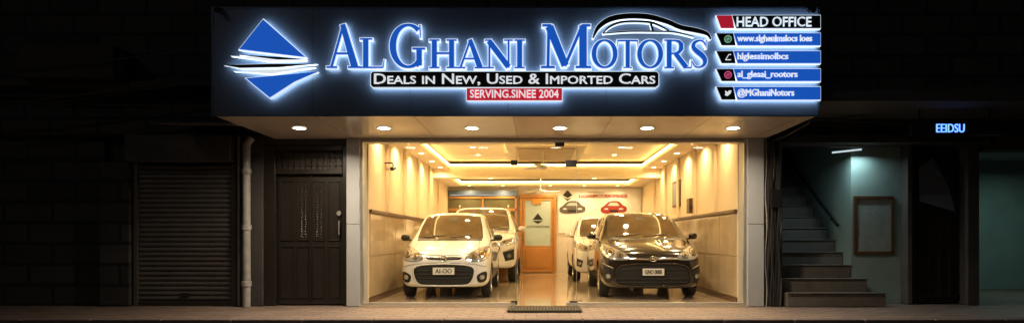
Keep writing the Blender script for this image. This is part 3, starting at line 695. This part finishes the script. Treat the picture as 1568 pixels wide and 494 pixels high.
    for sd in (-1,1):
        bm=bmesh.new(); bmesh.ops.create_uvsphere(bm,u_segments=20,v_segments=12,radius=1)
        for v in bm.verts:
            c=v.co; c.x=math.copysign(abs(c.x)**.8,c.x)*.085; c.z=math.copysign(abs(c.z)**.75,c.z)*.06; c.y*=.055
            c.y+=c.x*sd*.15; c+=Vector((sd*(w+.075),yc+.30,zbelt+.06))
        mm=bpy.data.meshes.new('mirror'); bm.to_mesh(mm); bm.free(); mm.materials.append(M[q.get('mir',q['paint'])]); mm.shade_smooth(); link(bpy.data.objects.new('wing_mirror',mm),E)
        tube('mirror_arm',[(sd*w*.93,yc+.36,zbelt+.01),(sd*(w+.04),yc+.32,zbelt+.02)],.018,'trim',E,8)
    for y in ys:
        for sd in (-1,1):
            tw=q['tw']; xo=sd*(w-.015); xi=sd*(w-.015-tw); c=(0,y,Rw)
            mid=(xo+xi)/2; hw=abs(xo-xi)/2
            lathe('tyre',[(Rw*.62,mid-hw*.86),(Rw*.78,mid-hw),(Rw*.93,mid-hw*.97),(Rw*.99,mid-hw*.75),(Rw,mid-hw*.4),(Rw,mid+hw*.4),(Rw*.99,mid+hw*.75),(Rw*.93,mid+hw*.97),(Rw*.78,mid+hw),(Rw*.62,mid+hw*.86)],'x',c,'rubber',E,36)
            lathe('rim_barrel',[(Rw*.66,xo-sd*.012),(Rw*.62,xo-sd*.02),(Rw*.58,xo-sd*.10),(0.0,xo-sd*.105)],'x',c,'trim',E,36)
            lathe('rim_lip',[(Rw*.66,xo-sd*.010),(Rw*.60,xo-sd*.006),(Rw*.57,xo-sd*.02)],'x',c,'rim',E,36)
            lathe('hub_cap',[(0,xo-sd*.014),(Rw*.15,xo-sd*.018),(Rw*.17,xo-sd*.05)],'x',c,'rim',E,20)
            VV=[];FF=[]
            for k in range(7):
                a=2*math.pi*k/7; d=(math.cos(a),math.sin(a)); nn=(-d[1],d[0]); kk=len(VV)
                for (r,hw2,dx) in ((Rw*.12,.028,.018),(Rw*.60,.02,.014)):
                    for sg in (-1,1):
                        for dd in (0,.03): VV.append((xo-sd*(dx+dd),y+d[0]*r+nn[0]*hw2*sg,Rw+d[1]*r+nn[1]*hw2*sg))
                FF+=[(kk,kk+2,kk+6,kk+4),(kk+1,kk+5,kk+7,kk+3),(kk,kk+4,kk+5,kk+1),(kk+2,kk+3,kk+7,kk+6),(kk,kk+1,kk+3,kk+2),(kk+4,kk+6,kk+7,kk+5)]
            mesh('spokes',VV,FF,'rim',E)
    for y in ys: tube('axle',[(-w+.15,y,Rw),(w-.15,y,Rw)],.04,'under',E,8)
    if q.get('rack'):
        for sd in (-1,1):
            tube('roof_rail',[(sd*w*.68,yr+.3,zr-.0),(sd*w*.68,yr+.45,zr+.05),(sd*w*.68,Lc-.9,zr+.05),(sd*w*.68,Lc-.75,zr)],.018,'chrome',E,8)
    return E

white_hatch=dict(w=.775,L=3.45,zb=.19,h0=.81,h1=1.0,yc=.80,yr=1.5,zbelt=.99,zr=1.53,zs=.82,R=.285,yf=.66,wb=2.36,tw=.165,paint='wpaint',mir='trim',
 lamp=[(.37,.69),(.42,.78),(.56,.855),(.68,.89),(.735,.85),(.73,.75),(.66,.67),(.50,.655)],bulbs=[(.49,.735,.062),(.63,.775,.066)],
 amberp=[(.69,.71),(.725,.75),(.725,.81),(.70,.79)],
 front=[(catmull([(-.46,.555),(-.2,.59),(.2,.59),(.46,.555),(.50,.45),(.42,.285),(.2,.26),(-.2,.26),(-.42,.285),(-.50,.45)],4),'under',.004),
        ([(-.30,.705),(.30,.705),(.26,.68),(0,.67),(-.26,.68)],'under',.004)],
 frontm=[(catmull([(.56,.42),(.70,.48),(.71,.36),(.66,.30),(.57,.31)],4),'trim',.004)],
 lines=[([(-.47,.49),(.47,.49)],.012,'trim',.010,False),([(-.48,.43),(.48,.43)],.012,'trim',.010,False),([(-.45,.37),(.45,.37)],.012,'trim',.010,False),
        ([(-.30,.712),(-.1,.72),(.1,.72),(.30,.712)],.012,'chrome',.010,False),
        (catmull([(-.47,.57),(-.2,.605),(.2,.605),(.47,.57),(.515,.45),(.43,.27),(.2,.245),(-.2,.245),(-.43,.27),(-.515,.45)],3),.018,'wpaint',.012,True)],
 linesm=[([(.10,.625),(.5,.605),(.70,.56)],.005,'under',.002)],fog=(.635,.385,.04),badge=.70,plate=(0,.49),ptext='AI-OO')
black_hatch=dict(w=.87,L=3.9,zb=.18,h0=.84,h1=1.02,yc=.92,yr=1.72,zbelt=1.02,zr=1.55,zs=.86,R=.30,yf=.78,wb=2.5,tw=.175,paint='bpaint',
 lamp=[(.40,.69),(.47,.78),(.62,.87),(.76,.935),(.825,.92),(.82,.79),(.74,.705),(.58,.67)],bulbs=[(.55,.755,.055),(.70,.805,.065)],
 front=[(catmull([(-.50,.57),(0,.60),(.50,.57),(.60,.42),(.55,.28),(0,.25),(-.55,.28),(-.60,.42)],4),'under',.004)],
 frontm=[(catmull([(.66,.50),(.80,.58),(.82,.42),(.78,.30),(.69,.31)],4),'trim',.004)],
 lines=[([(-.56,.52),(.56,.52)],.012,'trim',.012,False),([(-.6,.36),(.6,.36)],.014,'trim',.012,False),([(-.58,.30),(.58,.30)],.012,'trim',.012,False),
   (catmull([(-.52,.585),(0,.615),(.52,.585),(.62,.42),(.57,.27),(0,.235),(-.57,.27),(-.62,.42)],3),.022,'bpaint',.014,True)],
 linesm=[([(.07,.685),(.25,.69),(.42,.69)],.018,'chrome',.012),([(.66,.53),(.82,.61)],.012,'chrome',.012)],fog=(.745,.40,.038),badge=.69,plate=(.0,.475),ptext='GNO 0000')
suv=dict(w=.93,L=4.7,zb=.33,h0=1.08,h1=1.24,yc=1.12,yr=1.82,zbelt=1.22,zr=1.84,zs=1.03,R=.37,yf=.92,wb=2.75,tw=.22,paint='wpaint',rack=True,
 lamp=[(.50,.90),(.62,.99),(.80,1.04),(.89,1.03),(.885,.95),(.72,.89)],bulbs=[(.64,.945,.04),(.78,.97,.04)],
 front=[([(-.46,1.0),(.46,1.0),(.52,.85),(.44,.56),(-.44,.56),(-.52,.85)],'under',.004)],
 frontm=[([(.60,.72),(.86,.80),(.86,.56),(.66,.52)],'trim',.004)],
 lines=[([(-.46,.93),(.46,.93)],.03,'chrome',.014,False),([(-.48,.85),(.48,.85)],.03,'chrome',.014,False),([(-.47,.77),(.47,.77)],.03,'chrome',.014,False)],
 linesm=[([(.47,1.0),(.53,.85),(.45,.56)],.035,'chrome',.016),([(.60,.74),(.86,.83)],.02,'chrome',.012)],fog=(.75,.64,.045),badge=.93,plate=(0,.62),ptext='LE-1122')
cross=dict(w=.86,L=3.95,zb=.21,h0=.91,h1=1.09,yc=.95,yr=1.7,zbelt=1.07,zr=1.60,zs=.90,R=.31,yf=.80,wb=2.5,tw=.18,paint='wpaint',
 lamp=[(.44,.75),(.52,.84),(.70,.93),(.80,.97),(.815,.86),(.72,.77)],bulbs=[(.57,.81,.045),(.71,.85,.05)],
 front=[([(-.5,.62),(.5,.62),(.56,.45),(.48,.32),(-.48,.32),(-.56,.45)],'under',.004)],
 frontm=[([(.64,.52),(.79,.58),(.79,.40),(.68,.36)],'trim',.004)],
 lines=[([(-.5,.55),(.5,.55)],.015,'chrome',.012,False),([(-.52,.45),(.52,.45)],.015,'trim',.012,False)],
 linesm=[([(.06,.77),(.44,.78)],.016,'chrome',.012)],fog=(.72,.46,.04),badge=.77,plate=(0,.5),ptext='AB-123')
make_car('white_hatchback_car',(-1.56,.95,0),math.radians(0.5),white_hatch)
make_car('white_suv',(-1.38,4.85,0),0,suv)
make_car('black_hatchback_car',(1.95,.95,0),math.radians(-.5),black_hatch)
make_car('white_crossover_car',(1.72,5.15,0),0,cross)
